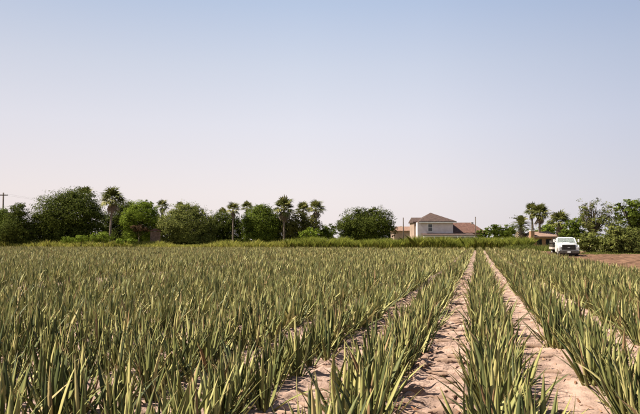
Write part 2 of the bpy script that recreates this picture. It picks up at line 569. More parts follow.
V, Fa, U = scatter(1300, 'clod')
# slabs of crust thrown up across the ribbed tracks
Vs, Fs, b = [V], [Fa], len(V)
F3 = []
for lane, cnt in ((-1, 260), (-2, 160), (-3, 120), (0, 40), (1, 60)):
    y = 4.6
    while y < 32:
        y += random.uniform(.10, .30) * (1 if cnt > 200 else 1.7 if cnt > 100 else 4)
        for part in range(random.choice((1, 1, 2))):
            xc = ROW0 + (lane + .5) * PITCH + random.uniform(-.30, .22)
            L = random.uniform(.08, .22); w = random.uniform(.03, .075); h = random.uniform(.02, .055); a = random.uniform(-.55, .25)
            bend = random.uniform(-.5, .9)
            z = float(soil_h(np.array([xc]), np.array([y]))[0])
            ring = []
            for i in range(7):
                t = i / 6 * 2 - 1
                tap = (1 - t * t) ** .5 * random.uniform(.7, 1.2) if 0 < i < 6 else .12
                for (cy, cz) in ((-1, -.5), (-1.15, .45), (-.3, 1.0), (.7, .6), (1.1, -.5)):
                    lx = t * L; ly = cy * w * tap - bend * L * t * t * .5 + random.uniform(-.008, .008)
                    ring.append((xc + lx * math.cos(a) - ly * math.sin(a), y + lx * math.sin(a) + ly * math.cos(a), z + cz * h * tap + random.uniform(-.005, .005)))
            Vs.append(np.array(ring))
            for i in range(6):
                for j in range(4):
                    p0 = b + i * 5 + j
                    F3 += [(p0, p0 + 5, p0 + 6), (p0, p0 + 6, p0 + 1)]
            b += 35
V = np.concatenate(Vs); Fa = np.concatenate([Fa, np.array(F3)]); U = None
link('soil_clods', mesh_np('soil_clods', V, Fa, U), M['clod'], kind='stuff', label='small pale clods of dry earth on the tracks')
V, Fa, U = scatter(1700, 'leaf')
link('leaf_litter', mesh_np('leaf_litter', V, Fa, U), M['dead_leaf'], kind='stuff', label='reddish brown dead leaf scraps along the rows')

# ------------------------------------------------------------------ trees
def leaf_cloud(lobes, n, size, seed, fill=.45, aspect=.5, ragged=.10, clump=.12):
    """lobes: (x,y,z,rx,ry,rz) ellipsoids; returns quads of leaves gathered in clumps"""
    r = np.random.default_rng(seed)
    w = np.array([(a[3] * a[4] * a[5]) ** .67 for a in lobes]); w /= w.sum()
    Cs, Ns = [], []
    for lb, wi in zip(lobes, w):
        c = np.array(lb[:3]); R = np.array(lb[3:])
        m = max(20, int(n * wi))
        nc = max(10, m // 26)
        dirs = r.normal(size=(nc, 3)); dirs /= np.linalg.norm(dirs, axis=1)[:, None]
        rad = fill + (1 - fill) * r.random(nc) ** .6 + np.where(r.random(nc) < .22, r.random(nc) * ragged * 1.6, 0)
        cc = c + dirs * rad[:, None] * R
        pick = r.integers(0, nc, m)
        cr = R.mean() * clump * r.uniform(.6, 1.5, nc)
        pos = cc[pick] + np.clip(r.normal(size=(m, 3)), -1.35, 1.35) * cr[pick][:, None] * np.array([1, 1, .7])
        Cs.append(pos); Ns.append(dirs[pick] * 1.3 + r.normal(size=(m, 3)) * .5 + np.array([0, 0, .25]))
    P = np.concatenate(Cs); N = np.concatenate(Ns)
    keep = P[:, 2] > .05
    P, N = P[keep], N[keep]
    N /= np.linalg.norm(N, axis=1)[:, None]
    A = np.cross(N, r.normal(size=N.shape)); A /= np.linalg.norm(A, axis=1)[:, None]
    B = np.cross(N, A)
    s = size * r.uniform(.6, 1.5, len(P))[:, None]
    V = np.stack([P - A * s, P - B * s * aspect + N * s * .12, P + A * s, P + B * s * aspect + N * s * .12], 1).reshape(-1, 3)
    Fq = np.arange(len(V)).reshape(-1, 4)
    U = np.repeat(r.random(len(P)) ** 1.2, 4)
    return V, Fq, np.stack([U, U], -1)


def tree(name, label, lobes_px, d, colour, leaf=.14, dens=1.0, base_px=None, ragged=.035, trunk_r=.22, bare=0, cat='tree', group='trees along the far edge of the field', deep=1.0, fill=.35, clump=.12, skirt=True):
    """lobes_px: (px, py, rx_px, ry_px) as seen at distance d"""
    bx = base_px if base_px is not None else lobes_px[0][0]
    base = G(bx, d)
    t = thing(name, label, cat, base, YAW, group)
    lobes = []
    for j, (px, py, rx, ry) in enumerate(lobes_px):
        lx = (px - bx) / F * d; rxm = rx / F * d; rzm = ry / F * d
        lobes.append((lx, random.uniform(-.3, .3) * rxm * .6, Z(py, d), rxm, rxm * deep, rzm))
    if skirt and cat == 'tree':                                # foliage reaching down to the ground
        x0 = min(a[0] - a[3] for a in lobes); x1 = max(a[0] + a[3] for a in lobes); zt = max(a[2] + a[5] for a in lobes)
        for q in (.3, .5, .7):
            h = zt * random.uniform(.2, .32)
            lobes.append((x0 + (x1 - x0) * q, random.uniform(-.8, .2), h * .9, (x1 - x0) * .24, (x1 - x0) * .2, h))
    area = sum(a[3] * a[5] for a in lobes)
    n = int(area / (leaf * leaf) * 13 * dens)
    V, Fq, U = leaf_cloud(lobes, n, leaf, random.randrange(1 << 30), ragged=ragged, fill=fill, clump=clump)
    link('crown', mesh_np('crown', V, Fq, U), M['leaf_' + colour], t)
    mb = MB()
    main = max(lobes, key=lambda a: a[3] * a[5])
    mid = Vector((main[0] * .5, 0, max(.5, main[2] * .55)))
    mb.tube([(0, 0, -.1), (random.uniform(-.1, .1), 0, mid.z * .5), mid], [trunk_r * 1.25, trunk_r, trunk_r * .8], 8)
    for lb in lobes:
        for q in range(2 + bare):
            e = Vector((lb[0] + random.uniform(-.75, .75) * lb[3], lb[1] + random.uniform(-.5, .5) * lb[4], lb[2] + random.uniform(.1, .85) * lb[5]))
            m2 = mid.lerp(e, .5) + Vector((random.uniform(-.3, .3), random.uniform(-.3, .3), .15 * lb[5]))
            mb.tube([mid, m2, e], [trunk_r * .6, trunk_r * .35, trunk_r * .08], 5)
    mb.build('trunk', M['bark'], t, smooth=True)
    return t


# fan palm fronds: a petiole and a pleated fan of blades
def frond_mesh(dead, seed):
    r = random.Random(seed)
    V, Fs = [], []
    L = 1.0

    def quad(a, b, c, d_):
        n0 = len(V); V.extend([a, b, c, d_]); Fs.append((n0, n0 + 1, n0 + 2, n0 + 3))
    quad((0, -.02, 0), (0, .02, 0), (L * .55, .012, .06), (L * .55, -.012, .06))
    nb = 13
    for j in range(nb):
        a = (j / (nb - 1) - .5) * 2 * 1.9
        ll = (.75 - .18 * abs(a) / 1.9) * r.uniform(.85, 1.1)
        a += r.uniform(-.06, .06)
        droop = -.20 - .12 * r.random() - (.25 if dead else 0)
        cx, cy = math.cos(a), math.sin(a)
        w = .065
        o = Vector((L * .55, 0, .06))
        m_ = o + Vector((cx * ll * .6, cy * ll * .6, .05 + (.02 if j % 2 else -.02)))
        e = o + Vector((cx * ll, cy * ll, droop * ll))
        s_ = Vector((-cy, cx, 0)) * w
        quad(tuple(o), tuple(m_ - s_), tuple(e), tuple(m_ + s_))
    n = len(V)
    me = mesh_np('frond', np.array(V), np.array(Fs), np.full((n, 2), .5))
    me.materials.append(M['dead_frond'] if dead else M['frond'])
    return me


FRONDS = [frond_mesh(False, s) for s in range(4)]
DEADS = [frond_mesh(True, 10 + s) for s in range(3)]


def date_frond(seed):
    r = random.Random(seed)
    V, Fs = [], []
    pts = [Vector((t * 1.0, 0, .30 * t - .75 * t * t * t)) for t in np.linspace(0, 1, 9)]
    for i in range(8):
        a, b = pts[i], pts[i + 1]
        for sgn in (-1, 1):
            for q in (.0, .5):
                o = a.lerp(b, q)
                L = .30 * math.sin(.5 + 2.4 * (i + q) / 8) * r.uniform(.8, 1.1)
                e = o + Vector((L * .55, sgn * L * .8, .04))
                n0 = len(V)
                w = .035
                V.extend([tuple(o - Vector((w, 0, 0))), tuple(o + Vector((w, 0, 0))), tuple(e + Vector((w * .4, 0, 0))), tuple(e - Vector((w * .4, 0, 0)))])
                Fs.append((n0, n0 + 1, n0 + 2, n0 + 3))
    me = mesh_np('frond', np.array(V), np.array(Fs), np.full((len(V), 2), .5))
    me.materials.append(M['frond'])
    return me


DATES = [date_frond(s) for s in range(3)]


def palm(label, px, top_y, d, crown_px, base_px=None, dead=10, live=26, trunk_px=1.3, date=False, group='palms rising out of the tree line'):
    bx = base_px if base_px is not None else px
    base = G(bx, d)
    t = thing('fan_palm' if not date else 'date_palm', label, 'palm', base, YAW, group)
    R = crown_px * 1.28 / F * d                     # crown radius
    top = Z(top_y, d) - R * .95              # the heart of the crown
    dx = (px - bx) / F * d
    tr = trunk_px * .72 / F * d
    mb = MB()
    pts = []; rad = []
    for i in range(9):
        q = i / 8
        pts.append((dx * q ** 1.3, 0, -.1 + (top + .1) * q)); rad.append(tr * (1.35 - .45 * q) * (1.15 if i % 2 else 1.0))
    mb.tube(pts, rad, 9)
    mb.build('trunk', M['palm_bark'], t, smooth=True)
    for j in range(live):
        q = (j + .5) / live
        el = math.radians(85 - 118 * q + random.uniform(-10, 10))
        az = j * 2.39996 + random.uniform(-.3, .3)
        o = link('frond', random.choice(DATES if date else FRONDS), None, t)
        o.location = (dx, 0, top)
        o.rotation_euler = (random.uniform(-.3, .3), -el, az)
        s = R / 1.12 * random.uniform(.82, 1.1)
        o.scale = (s, s, s)
    for j in range(dead):
        el = math.radians(random.uniform(-80, -48))
        o = link('dead_frond', random.choice(DEADS), None, t)
        o.location = (dx, 0, top - R * random.uniform(.05, .35))
        o.rotation_euler = (0, -el, j * 2.39996)
        s = R * .8 * random.uniform(.7, 1.0)
        o.scale = (s, s * .6, s)
    return t


D0 = 138
tree('broadleaf_tree', 'mid green rounded tree beside the crossarm utility pole', [(-4, 224, 14, 17), (6, 220, 9, 13)], 142, 'mid')
tree('broadleaf_tree', 'dark dense tree between the utility pole and the huge dark tree', [(18, 226, 17, 15), (19, 212, 9, 10), (10, 232, 14, 10), (32, 232, 9, 9)], 137, 'dark')
tree('broadleaf_tree', 'huge dark dense tree with a broad domed top, beside the tall leaning palm', [(58, 216, 24, 24), (78, 212, 24, 24), (48, 226, 17, 16), (92, 222, 13, 20), (70, 200, 14, 11)], 141, 'dark', leaf=.18, trunk_r=.4)
palm('palm whose crown barely tops the huge dark tree', 84, 186, 152, 8, dead=2, live=22)
palm('tall palm with a bare leaning trunk and skirt of dead fronds', 112, 187, 130, 10.5, base_px=110, dead=14, live=32, trunk_px=1.25)
tree('broadleaf_tree', 'dark tree half hidden behind the tall leaning palm', [(124, 214, 14, 14), (116, 226, 13, 13), (132, 209, 8, 8), (107, 224, 10, 14), (158, 224, 10, 12)], 150, 'dark')
tree('broadleaf_tree', 'bright green spreading tree above the little brown shed', [(140, 213, 15, 13), (132, 221, 12, 11), (152, 219, 9, 13), (146, 206, 8, 6)], 140, 'bright')
tree('brown_shrub', 'withered brown shrub leaning over the shed roof', [(139, 228, 9, 3.5), (146, 228.5, 6, 3)], 137, 'brown', leaf=.15, cat='shrub', trunk_r=.08)
palm('palm showing behind the grey-green thicket and the bright green tree', 162, 199, 150, 6.5, dead=2, live=20)
tree('thicket_tree', 'wide grey-green feathery thicket reaching down to the grass', [(186, 224, 24, 17), (172, 226, 14, 16), (204, 227, 14, 15), (184, 212, 14, 9), (196, 214, 10, 8)], 137, 'grey', leaf=.15, ragged=.25, bare=2, dens=.95)
palm('small palm head poking above the grey-green thicket', 180, 201, 150, 4.5, dead=0, live=16)
tree('broadleaf_tree', 'dark tree between the grey-green thicket and the slender palm', [(222, 224, 12, 14), (214, 228, 10, 11), (233, 225, 10, 13), (242, 228, 9, 11)], 146, 'dark')
palm('slender palm with a pale bare trunk before the dark trees', 233, 202, 137, 6.5, dead=5, live=22, trunk_px=1.0)
palm('low palm beside the slender pale-trunked palm', 223, 208, 148, 5.5, dead=3, live=18)
palm('palm behind the round dense tree', 247, 201, 152, 6, dead=2, live=20)
tree('broadleaf_tree', 'round dense green tree between the slender palm and the shaggy palm', [(261, 222, 19, 17), (252, 224, 12, 14), (262, 212, 11, 8), (272, 226, 10, 12)], 139, 'mid')
palm('palm top just over the round dense tree', 259, 205, 152, 5, dead=0, live=16)
palm('shaggy palm with the biggest crown beside the round dense tree', 284, 197, 137, 9.5, dead=14, live=32)
palm('middle one of three palms standing close over olive trees', 303, 202, 143, 7, dead=7, live=24)
palm('last palm of three at the end of the tree row', 316, 200, 140, 7.5, dead=10, live=26)
tree('olive_tree', 'dull olive tree beneath the three close palms', [(298, 224, 13, 14), (310, 226, 12, 12), (288, 228, 10, 10)], 139, 'olive', leaf=.17)
tree('broadleaf_tree', 'dark tree in the gap behind the shaggy palm', [(277, 226, 10, 14), (270, 230, 8, 9)], 148, 'dark')
tree('bush', 'bright bush at the foot of the last palm', [(313, 233, 9, 6), (304, 235, 7, 4)], 133, 'bright', leaf=.15, cat='bush', trunk_r=.08)
tree('bush', 'low green bush between the olive tree and the twin-domed tree', [(329, 231, 9, 8), (322, 233, 6, 6)], 145, 'mid', leaf=.17, cat='bush', trunk_r=.1)
tree('broadleaf_tree', 'twin-domed dark green tree standing apart near the houses', [(354, 222, 15, 15), (378, 222, 16, 15), (365, 227, 22, 12), (346, 228, 11, 11), (389, 229, 8, 9), (362, 213, 8, 6), (374, 212, 7, 5)], 136, 'dark', leaf=.145, trunk_r=.35)
tree('shrub', 'bright rounded shrub at the grass edge below the leaning palm', [(104, 237, 9, 5.5), (94, 238, 7, 4.5)], 126, 'bright', leaf=.12, cat='shrub', trunk_r=.05, group='low shrubs on the verge')
tree('shrub', 'pale low shrub between the round bright shrub and the dark trees', [(82, 239, 9, 4), (70, 240, 9, 3)], 128, 'bright', leaf=.12, cat='shrub', trunk_r=.05, group='low shrubs on the verge')
tree('shrub', 'small shrub on the verge in front of the shed', [(121, 241, 6, 3.4), (131, 241, 6, 3)], 126, 'bright', leaf=.12, cat='shrub', trunk_r=.05, group='low shrubs on the verge')

# to the other side of the houses
tree('bush', 'dark bush under the slim pole beside the red roof', [(480, 235, 6, 5), (488, 233.5, 6, 6)], 133, 'mid', leaf=.16, cat='bush', trunk_r=.1)
tree('bush', 'green hedge-like bush between the red roof and the date palm', [(500, 232, 9, 7), (508, 231, 10, 8), (495, 229, 7, 6)], 134, 'mid', leaf=.16, cat='bush', trunk_r=.1)
palm('date palm with arching feathery fronds beside the fan palms', 521, 213, 131, 11, dead=6, live=34, trunk_px=2, date=True)
palm('fan palm with a thin crown, first of the pair by the tan-roofed house', 532, 203, 133, 7, base_px=533, dead=5, live=22, trunk_px=1.2)
palm('fan palm with a full drooping crown, second of the pair by the tan-roofed house', 540, 204, 129, 8.5, base_px=539, dead=14, live=30, trunk_px=1.3)
palm('low yellow-green palm behind the white truck', 560, 211, 122, 10, dead=10, live=30, trunk_px=2.2)
tree('broadleaf_tree', 'green tree behind the tan-roofed house', [(545, 231, 9, 7), (552, 228, 8, 7)], 150, 'bright', leaf=.17)
tree('broadleaf_tree', 'green tree between the low palm and the open mesquite', [(571, 230, 9, 11), (580, 226, 9, 12), (566, 236, 8, 8)], 118, 'mid', leaf=.16)
RD = 86
tree('mesquite_tree', 'open grey-green mesquite with bare pale branches beside the truck', [(592, 222, 14, 13), (585, 210, 8, 9), (598, 210, 9, 9), (606, 222, 12, 13), (590, 204, 5, 5), (611, 212, 8, 8)], RD, 'grey', leaf=.10, dens=.26, ragged=.6, bare=7, trunk_r=.15, fill=.25, clump=.15, skirt=False)
tree('broadleaf_tree', 'tall darker tree rising over the thicket by the red dirt', [(628, 214, 12, 14), (640, 212, 12, 13), (620, 208, 6, 6), (634, 204, 6, 5), (645, 226, 16, 16)], RD + 4, 'mid', leaf=.13, dens=.85, ragged=.2, bare=2)
tree('thicket_tree', 'dense grey-green thicket at the edge of the red dirt', [(622, 242, 15, 14), (634, 240, 12, 15), (610, 245, 11, 12), (648, 240, 12, 16), (616, 232, 12, 10)], 78, 'grey', leaf=.11, dens=1.0, ragged=.2, bare=1, trunk_r=.12)
tree('bush', 'sprawling dry grey-green bush right behind the white truck', [(588, 246, 10, 9), (598, 247, 9, 8.5), (580, 243, 8, 8), (592, 238, 10, 8)], 80, 'grey', leaf=.10, dens=.9, ragged=.25, cat='bush', trunk_r=.08)

# far woods seen through the gaps: nobody could count these
lobes = []
for px in range(-40, 690, 7):
    d = random.uniform(215, 260)
    c = G(px, d); hgt = random.uniform(4.0, 7.5)
    lobes.append((c.x, c.y, hgt * .45, random.uniform(2.5, 4), random.uniform(2.5, 4), hgt * .55))
V, Fq, U = leaf_cloud(lobes, 26000, .34, 77)
link('distant_woods', mesh_np('distant_woods', V, Fq, U), M['leaf_mid'], kind='stuff', label='far low woods seen through gaps in the tree line')

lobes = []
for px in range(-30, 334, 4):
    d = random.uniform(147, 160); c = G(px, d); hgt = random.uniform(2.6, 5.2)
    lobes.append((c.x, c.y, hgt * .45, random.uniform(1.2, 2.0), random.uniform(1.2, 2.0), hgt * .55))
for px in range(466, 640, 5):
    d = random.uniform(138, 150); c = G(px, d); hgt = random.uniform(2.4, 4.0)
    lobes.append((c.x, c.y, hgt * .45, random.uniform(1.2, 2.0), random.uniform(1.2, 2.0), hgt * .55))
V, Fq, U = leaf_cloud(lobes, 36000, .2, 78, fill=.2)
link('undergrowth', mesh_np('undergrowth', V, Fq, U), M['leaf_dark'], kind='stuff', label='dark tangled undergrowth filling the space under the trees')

# ------------------------------------------------------------------ grass verges
def grass(name, label, spans, n, mat, hmin, hmax, w):
    Vs, Us = [], []
    for _ in range(n):
        a = random.random()
        px0, px1, d0, d1, hs = random.choice(spans)
        px = px0 + (px1 - px0) * a
        if d0 > 60:
            p = G(px, random.uniform(d0, d1))
        else:                                # d0, d1: metres past the end of the crop
            k = CY + (px - 320) / F * SY
            ye = field_end(G(px, 116 / k).x) + random.uniform(d0, d1)
            p = G(px, ye / k)
        wav = .50 + .85 * float(vnoise(np.array([p.x * .35]), np.array([p.y * .5]), 31)[0])
        h = random.uniform(hmin, hmax) * wav * hs
        an = random.uniform(0, 3.14); c, s = math.cos(an) * w * .5, math.sin(an) * w * .5
        lx, ly = random.gauss(0, .30) * h, random.gauss(0, .30) * h
        Vs += [(p.x - c, p.y - s, -.02), (p.x + c, p.y + s, -.02), (p.x + lx * .4 + c * .8, p.y + ly * .4 + s * .8, h * .6), (p.x + lx * 1.3, p.y + ly * 1.3, h),
               (p.x + lx * .4 - c * .8, p.y + ly * .4 - s * .8, h * .6)]
        u = random.random(); Us += [(u, u)] * 5
    link(name, mesh_np(name, np.array(Vs), np.arange(len(Vs)).reshape(-1, 5), np.array(Us)), mat, kind='stuff', label=label)


grass('cane_grass', 'tall bright green cane grass along the end of the field before the houses', [(288, 400, 1, 5, 1), (400, 530, 1, 5, 1.0)], 30000, M['grass'], 1.45, 2.25, .085)
grass('verge_grass', 'yellow-green verge grass in front of the tree line', [(-30, 130, .8, 6, 1), (120, 295, .8, 6, 1)], 30000, M['verge'], .7, 1.75, .085)
grass('dry_grass', 'dry weeds along the foot of the thicket', [(578, 660, 74, 79, .32), (505, 575, 92, 112, .8)], 7000, M['leaf_grey'], .6, 1.5, .07)

# ------------------------------------------------------------------ houses and poles
M['stucco'] = mat_noise('pale_stucco', (.58, .50, .485), (.70, .615, .60), .8, .9, .01, 8)
M['stucco_warm'] = mat_noise('peach_stucco', (.25, .185, .15), (.34, .25, .205), .8, .9, .01, 8)
M['roof_brown'] = mat_noise('brown_shingle', (.048, .031, .027), (.085, .055, .047), 2.5, .9, .02, 10)
M['roof_red'] = mat_noise('red_tile', (.082, .041, .032), (.135, .07, .055), 2.5, .9, .03, 9)
M['roof_orange'] = mat_noise('orange_tile', (.16, .095, .07), (.25, .155, .115), 2.5, .9, .03, 9)
M['trim'] = mat_noise('white_trim', (.68, .66, .62), (.80, .78, .74), 2, .7)
M['glass_dark'] = mat_noise('dark_window_glass', (.012, .014, .018), (.03, .034, .04), 1, .08, spec=.6)
M['wood'] = mat_noise('brown_boards', (.10, .06, .04), (.20, .13, .09), 3, .9, .01, 14)
M['pole'] = mat_noise('grey_brown_pole', (.055, .042, .034), (.11, .085, .07), 5, .9, .01, 20)
M['fence'] = mat_noise('pale_fence_boards', (.34, .29, .26), (.48, .42, .38), 2, .9)

HD = 140.0
sx = HD / F                                      # metres per photo pixel at the house
house = thing('two_storey_house', 'pale two-storey house with brown hipped roof and red tiled wing', 'house', G(435, HD), YAW)
X = lambda px: (px - 435) * sx
zE, zA = Z(222.3, HD), Z(212, HD)
wall = MB().box(X(417.5), X(453), 0, 9, -.1, zE).build('wall', M['stucco'], house)


def hip(x0, x1, y0, y1, z0, ridge, z1, th=.22):
    (rx0, ry0), (rx1, ry1) = ridge
    m = MB()
    vs = [(x0, y0, z0), (x1, y0, z0), (x1, y1, z0), (x0, y1, z0), (x0, y0, z0 + th), (x1, y0, z0 + th), (x1, y1, z0 + th), (x0, y1, z0 + th), (rx0, ry0, z1), (rx1, ry1, z1)]
    if abs(rx1 - rx0) >= abs(ry1 - ry0):
        top = [(4, 5, 9, 8), (5, 6, 9), (6, 7, 8, 9), (7, 4, 8)]
    else:
        top = [(4, 5, 8), (5, 6, 9, 8), (6, 7, 9), (7, 4, 8, 9)]
    m.add(vs, [(3, 2, 1, 0), (0, 1, 5, 4), (1, 2, 6, 5), (2, 3, 7, 6), (3, 0, 4, 7)] + top)
    return m


roof = hip(X(418.5), X(456), -.7, 9.7, zE, ((X(433.3), 3.6), (X(435.5), 5.4)), zA).build('roof', M['roof_brown'], house)
MB().box(X(418.4), X(456.1), -.74, -.69, zE - .16, zE + .06).build('fascia', M['trim'], roof)
MB().box(X(415.8), X(419.5), 2.5, 9.4, -.1, zE - .05).build('side_wing_wall', M['stucco_warm'], house)
hip(X(414.6), X(432), 2.0, 9.9, zE - .02, ((X(415.3), 6), (X(430), 6)), Z(216.6, HD)).build('side_wing_roof', M['roof_brown'], house)
win = MB()
wx0, wx1, wz0, wz1 = X(428.2), X(432.0), Z(231, HD), Z(224.2, HD)
win = MB().box(wx0, wx1, -.03, .05, wz0, wz1).build('window', M['glass_dark'], house)
fr = MB()
fr.box(wx0 - .13, wx0, -.08, .0, wz0 - .1, wz1 + .1).box(wx1, wx1 + .13, -.08, .0, wz0 - .1, wz1 + .1).box(wx0, wx1, -.08, .0, wz1, wz1 + .12)
fr.box(wx0, wx1, -.055, .0, (wz0 + wz1) / 2 - .04, (wz0 + wz1) / 2 + .04)
fr.build('window_frame', M['trim'], win)
MB().box(wx0 - .2, wx1 + .2, -.14, -.002, wz0 - .16, wz0 - .02).build('window_sill', M['trim'], win)
# porch roof along the front and the white beam under it
pr = MB().prism([(-3.0, Z(235.2, HD)), (-.02, Z(233.3, HD)), (-.02, Z(233.8, HD)), (-3.0, Z(235.7, HD))], X(421), X(472)).build('porch_roof', M['roof_brown'], house)
MB().box(X(421.2), X(471.8), -2.95, -2.8, Z(236.6, HD), Z(235.75, HD)).build('porch_beam', M['trim'], pr)
for p in (421.8, 432, 443, 454.6, 462, 471):
    MB().box(X(p) - .10, X(p) + .10, -2.97, -2.77, -.1, Z(236.6, HD)).build('porch_post', M['trim'], house)
# the tiled wing
MB().box(X(453.1), X(483), 2.0, 11, -.1, Z(233.6, HD)).build('wing_wall', M['stucco'], house)
wing = hip(X(452.9), X(488), .9, 12, Z(233.6, HD), ((X(454), 6), (X(478), 6)), Z(221.8, HD)).build('wing_roof', M['roof_red'], house)
ven = MB().box(X(478) - .25, X(478) + .25, 5.2, 5.7, Z(224, HD), Z(221.5, HD)).build('vent', M['fence'], wing)
for p in (458, 466, 476):
    MB().box(X(p) - .6, X(p) + .6, 1.96, 2.05, .9, 2.2).build('window', M['glass_dark'], house)

# the peach house past it
d2 = 172.0; s2 = d2 / F
h2 = thing('low_house', 'low peach house with orange tiled roof behind the slim dark pole', 'house', G(404, d2), YAW)
X2 = lambda px: (px - 404) * s2
MB().box(X2(394), X2(416), 0, 9, -.1, Z(231.5, d2)).build('wall', M['stucco_warm'], h2)
hip(X2(392), X2(418), -.8, 9.8, Z(231.5, d2), ((X2(398), 4.5), (X2(414), 4.5)), Z(226.2, d2)).build('roof', M['roof_orange'], h2)
for p in (400, 409):
    w = MB().box(X2(p) - .6, X2(p) + .6, -.04, .05, 1.0, 2.3).build('window', M['glass_dark'], h2)
    MB().box(X2(p) - .7, X2(p) + .7, -.10, -.002, .86, .98).build('window_sill', M['trim'], w)

# the tan house behind the truck
d3 = 126.0; s3 = d3 / F
h3 = thing('bungalow', 'low bungalow with tan roof and orange brick chimney beyond the truck', 'house', G(546, d3), YAW)
X3 = lambda px: (px - 546) * s3
M['roof_tan'] = mat_noise('tan_shingle', (.17, .105, .082), (.26, .175, .14), 2.5, .9, .02, 10)
M['brick'] = mat_noise('orange_brick', (.25, .14, .085), (.35, .21, .13), 3, .9, .02, 12)
MB().box(X3(534), X3(558), 0, 8, -.1, Z(237.5, d3)).build('wall', M['brick'], h3)
hip(X3(532.5), X3(560), -.7, 8.7, Z(237.5, d3), ((X3(536.5), 4), (X3(556), 4)), Z(231.2, d3)).build('roof', M['roof_tan'], h3)
ch = MB().box(X3(529.8), X3(533.4), -.6, .6, -.1, Z(231.0, d3)).build('chimney', M['brick'], h3)
MB().box(X3(529.5), X3(533.7), -.68, .68, Z(231.0, d3), Z(230.5, d3)).build('chimney_cap', M['trim'], ch)
for p in (539, 548):
    MB().box(X3(p) - .5, X3(p) + .5, -.04, .05, .9, 2.1).build('window', M['glass_dark'], h3)

# the shed under the trees
d4 = 133.0; s4 = d4 / F
h4 = thing('shed', 'little brown board shed with sloping roof under the bright green tree', 'shed', G(155.5, d4), YAW + .25)
MB().box(-1.05, 1.05, 0, 2.2, -.1, Z(231.5, d4)).build('wall', M['wood'], h4)
MB().add([(-1.35, -.4, Z(230.8, d4)), (1.35, -.4, Z(230.8, d4)), (1.35, 2.6, Z(230.8, d4)), (-1.35, 2.6, Z(230.8, d4)), (0, -.4, Z(228.4, d4)), (0, 2.6, Z(228.4, d4))],
         [(0, 1, 4), (1, 2, 5, 4), (2, 3, 5), (3, 0, 4, 5), (3, 2, 1, 0)]).build('roof', M['roof_red'], h4)
dr = MB().box(-.45, .45, -.06, -.004, 0, 1.95).build('door', M['wood'], h4)

# poles
def pole(label, px, top_y, d, r, arm=None, arm_y=0):
    t = thing('utility_pole', label, 'pole', G(px, d), YAW, 'utility poles')
    zt = Z(top_y, d)
    MB().tube([(0, 0, -.2), (0, 0, zt)], [r * 1.2, r * .85], 10).build('post', M['pole'], t, smooth=True)
    if arm:
        za = Z(arm_y, d)
        c = MB().box(-arm, arm, -r * 1.6, -r * .95, za - .10, za + .10).build('crossarm', M['pole'], t)
        for q in (-.9, -.4, .4, .9):
            MB().tube([(arm * q, -r * 1.3, za + .10), (arm * q, -r * 1.3, za + .28)], [.06, .045], 8).build('insulator', M['trim'], c)
    return t


pole('weathered utility pole with a crossarm rising behind the trees', 2.6, 192.6, 146, .17, 1.15, 195.2)
pole('slim dark pole between the twin-domed tree and the pale house', 403.3, 217.6, 132, .10)
pole('slim dark pole standing before the red tiled wing', 475.4, 216.8, 132, .10)
pole('hidden-footed pole with crossarm behind the bright green tree', 140, 203.5, 205, .16, 1.1, 205)
A, B = G(2.6, 146), G(140, 205)
for k, q in enumerate((-.9, .9)):
    o1 = Vector((CY, SY, 0)) * 1.1 * q
    p0 = Vector((A.x, A.y, Z(195.2, 146) + .28)) + o1; p1 = Vector((B.x, B.y, Z(205, 205) + .28)) + o1
    pts = [p0.lerp(p1, t) - Vector((0, 0, 1.2 * 4 * t * (1 - t))) for t in np.linspace(0, 1, 16)]
    MB().tube(pts, .009, 5).build('power_line', M['pole'], label=('outer' if k else 'inner') + ' sagging power line strung from the crossarm pole', cat='wire', group='power lines')

# ------------------------------------------------------------------ the truck
def paint(name, c, rough=.3, spec=.5, coat=.4):
    m = mat_noise(name, tuple(v * .93 for v in c), c, 3, rough, spec=spec)
    m.node_tree.nodes['Principled BSDF'].inputs['Coat Weight'].default_value = coat
    return m


M['white_paint'] = paint('white_truck_paint', (.78, .78, .77))
M['black'] = mat_noise('black_plastic', (.012, .012, .013), (.025, .024, .023), 8, .55)
M['rubber'] = mat_noise('dusty_tyre', (.018, .017, .016), (.05, .042, .034), 6, .9)
M['steel'] = mat_noise('dull_steel', (.30, .30, .30), (.45, .44, .43), 9, .4, metal=.8)
M['dark_steel'] = mat_noise('dark_painted_steel', (.025, .022, .02), (.06, .05, .042), 6, .6)
M['lamp'] = mat_noise('headlight_glass', (.40, .41, .42), (.62, .63, .64), 14, .12, spec=.7)
M['amber'] = mat_noise('amber_lens', (.55, .22, .04), (.65, .28, .05), 10, .2)
M['bed'] = mat_noise('worn_deck_boards', (.12, .09, .07), (.24, .19, .15), 4, .85)
M['plate'] = mat_noise('plate_white', (.62, .62, .62), (.72, .72, .72), 5, .5)
m, n_, l_, b_ = new_mat('windscreen_glass')
b_.inputs['Base Color'].default_value = (.55, .62, .60, 1); b_.inputs['Roughness'].default_value = .03
b_.inputs['Transmission Weight'].default_value = .75; b_.inputs['IOR'].default_value = 1.45; b_.inputs['Specular IOR Level'].default_value = .6
no_ = n_.new('ShaderNodeTexNoise'); no_.inputs['Scale'].default_value = 1.2; tc_ = n_.new('ShaderNodeTexCoord'); mr_ = n_.new('ShaderNodeMapRange')
mr_.inputs['To Min'].default_value = .02; mr_.inputs['To Max'].default_value = .12
l_.new(tc_.outputs['Object'], no_.inputs['Vector']); l_.new(no_.outputs['Fac'], mr_.inputs['Value']); l_.new(mr_.outputs[0], b_.inputs['Roughness'])
M['screen'] = m

TP = Vector((9.1, 69.0, .04))
truck = thing('flatbed_truck', 'white flatbed truck with big black grille parked on red dirt at the field edge', 'truck', TP, 0)
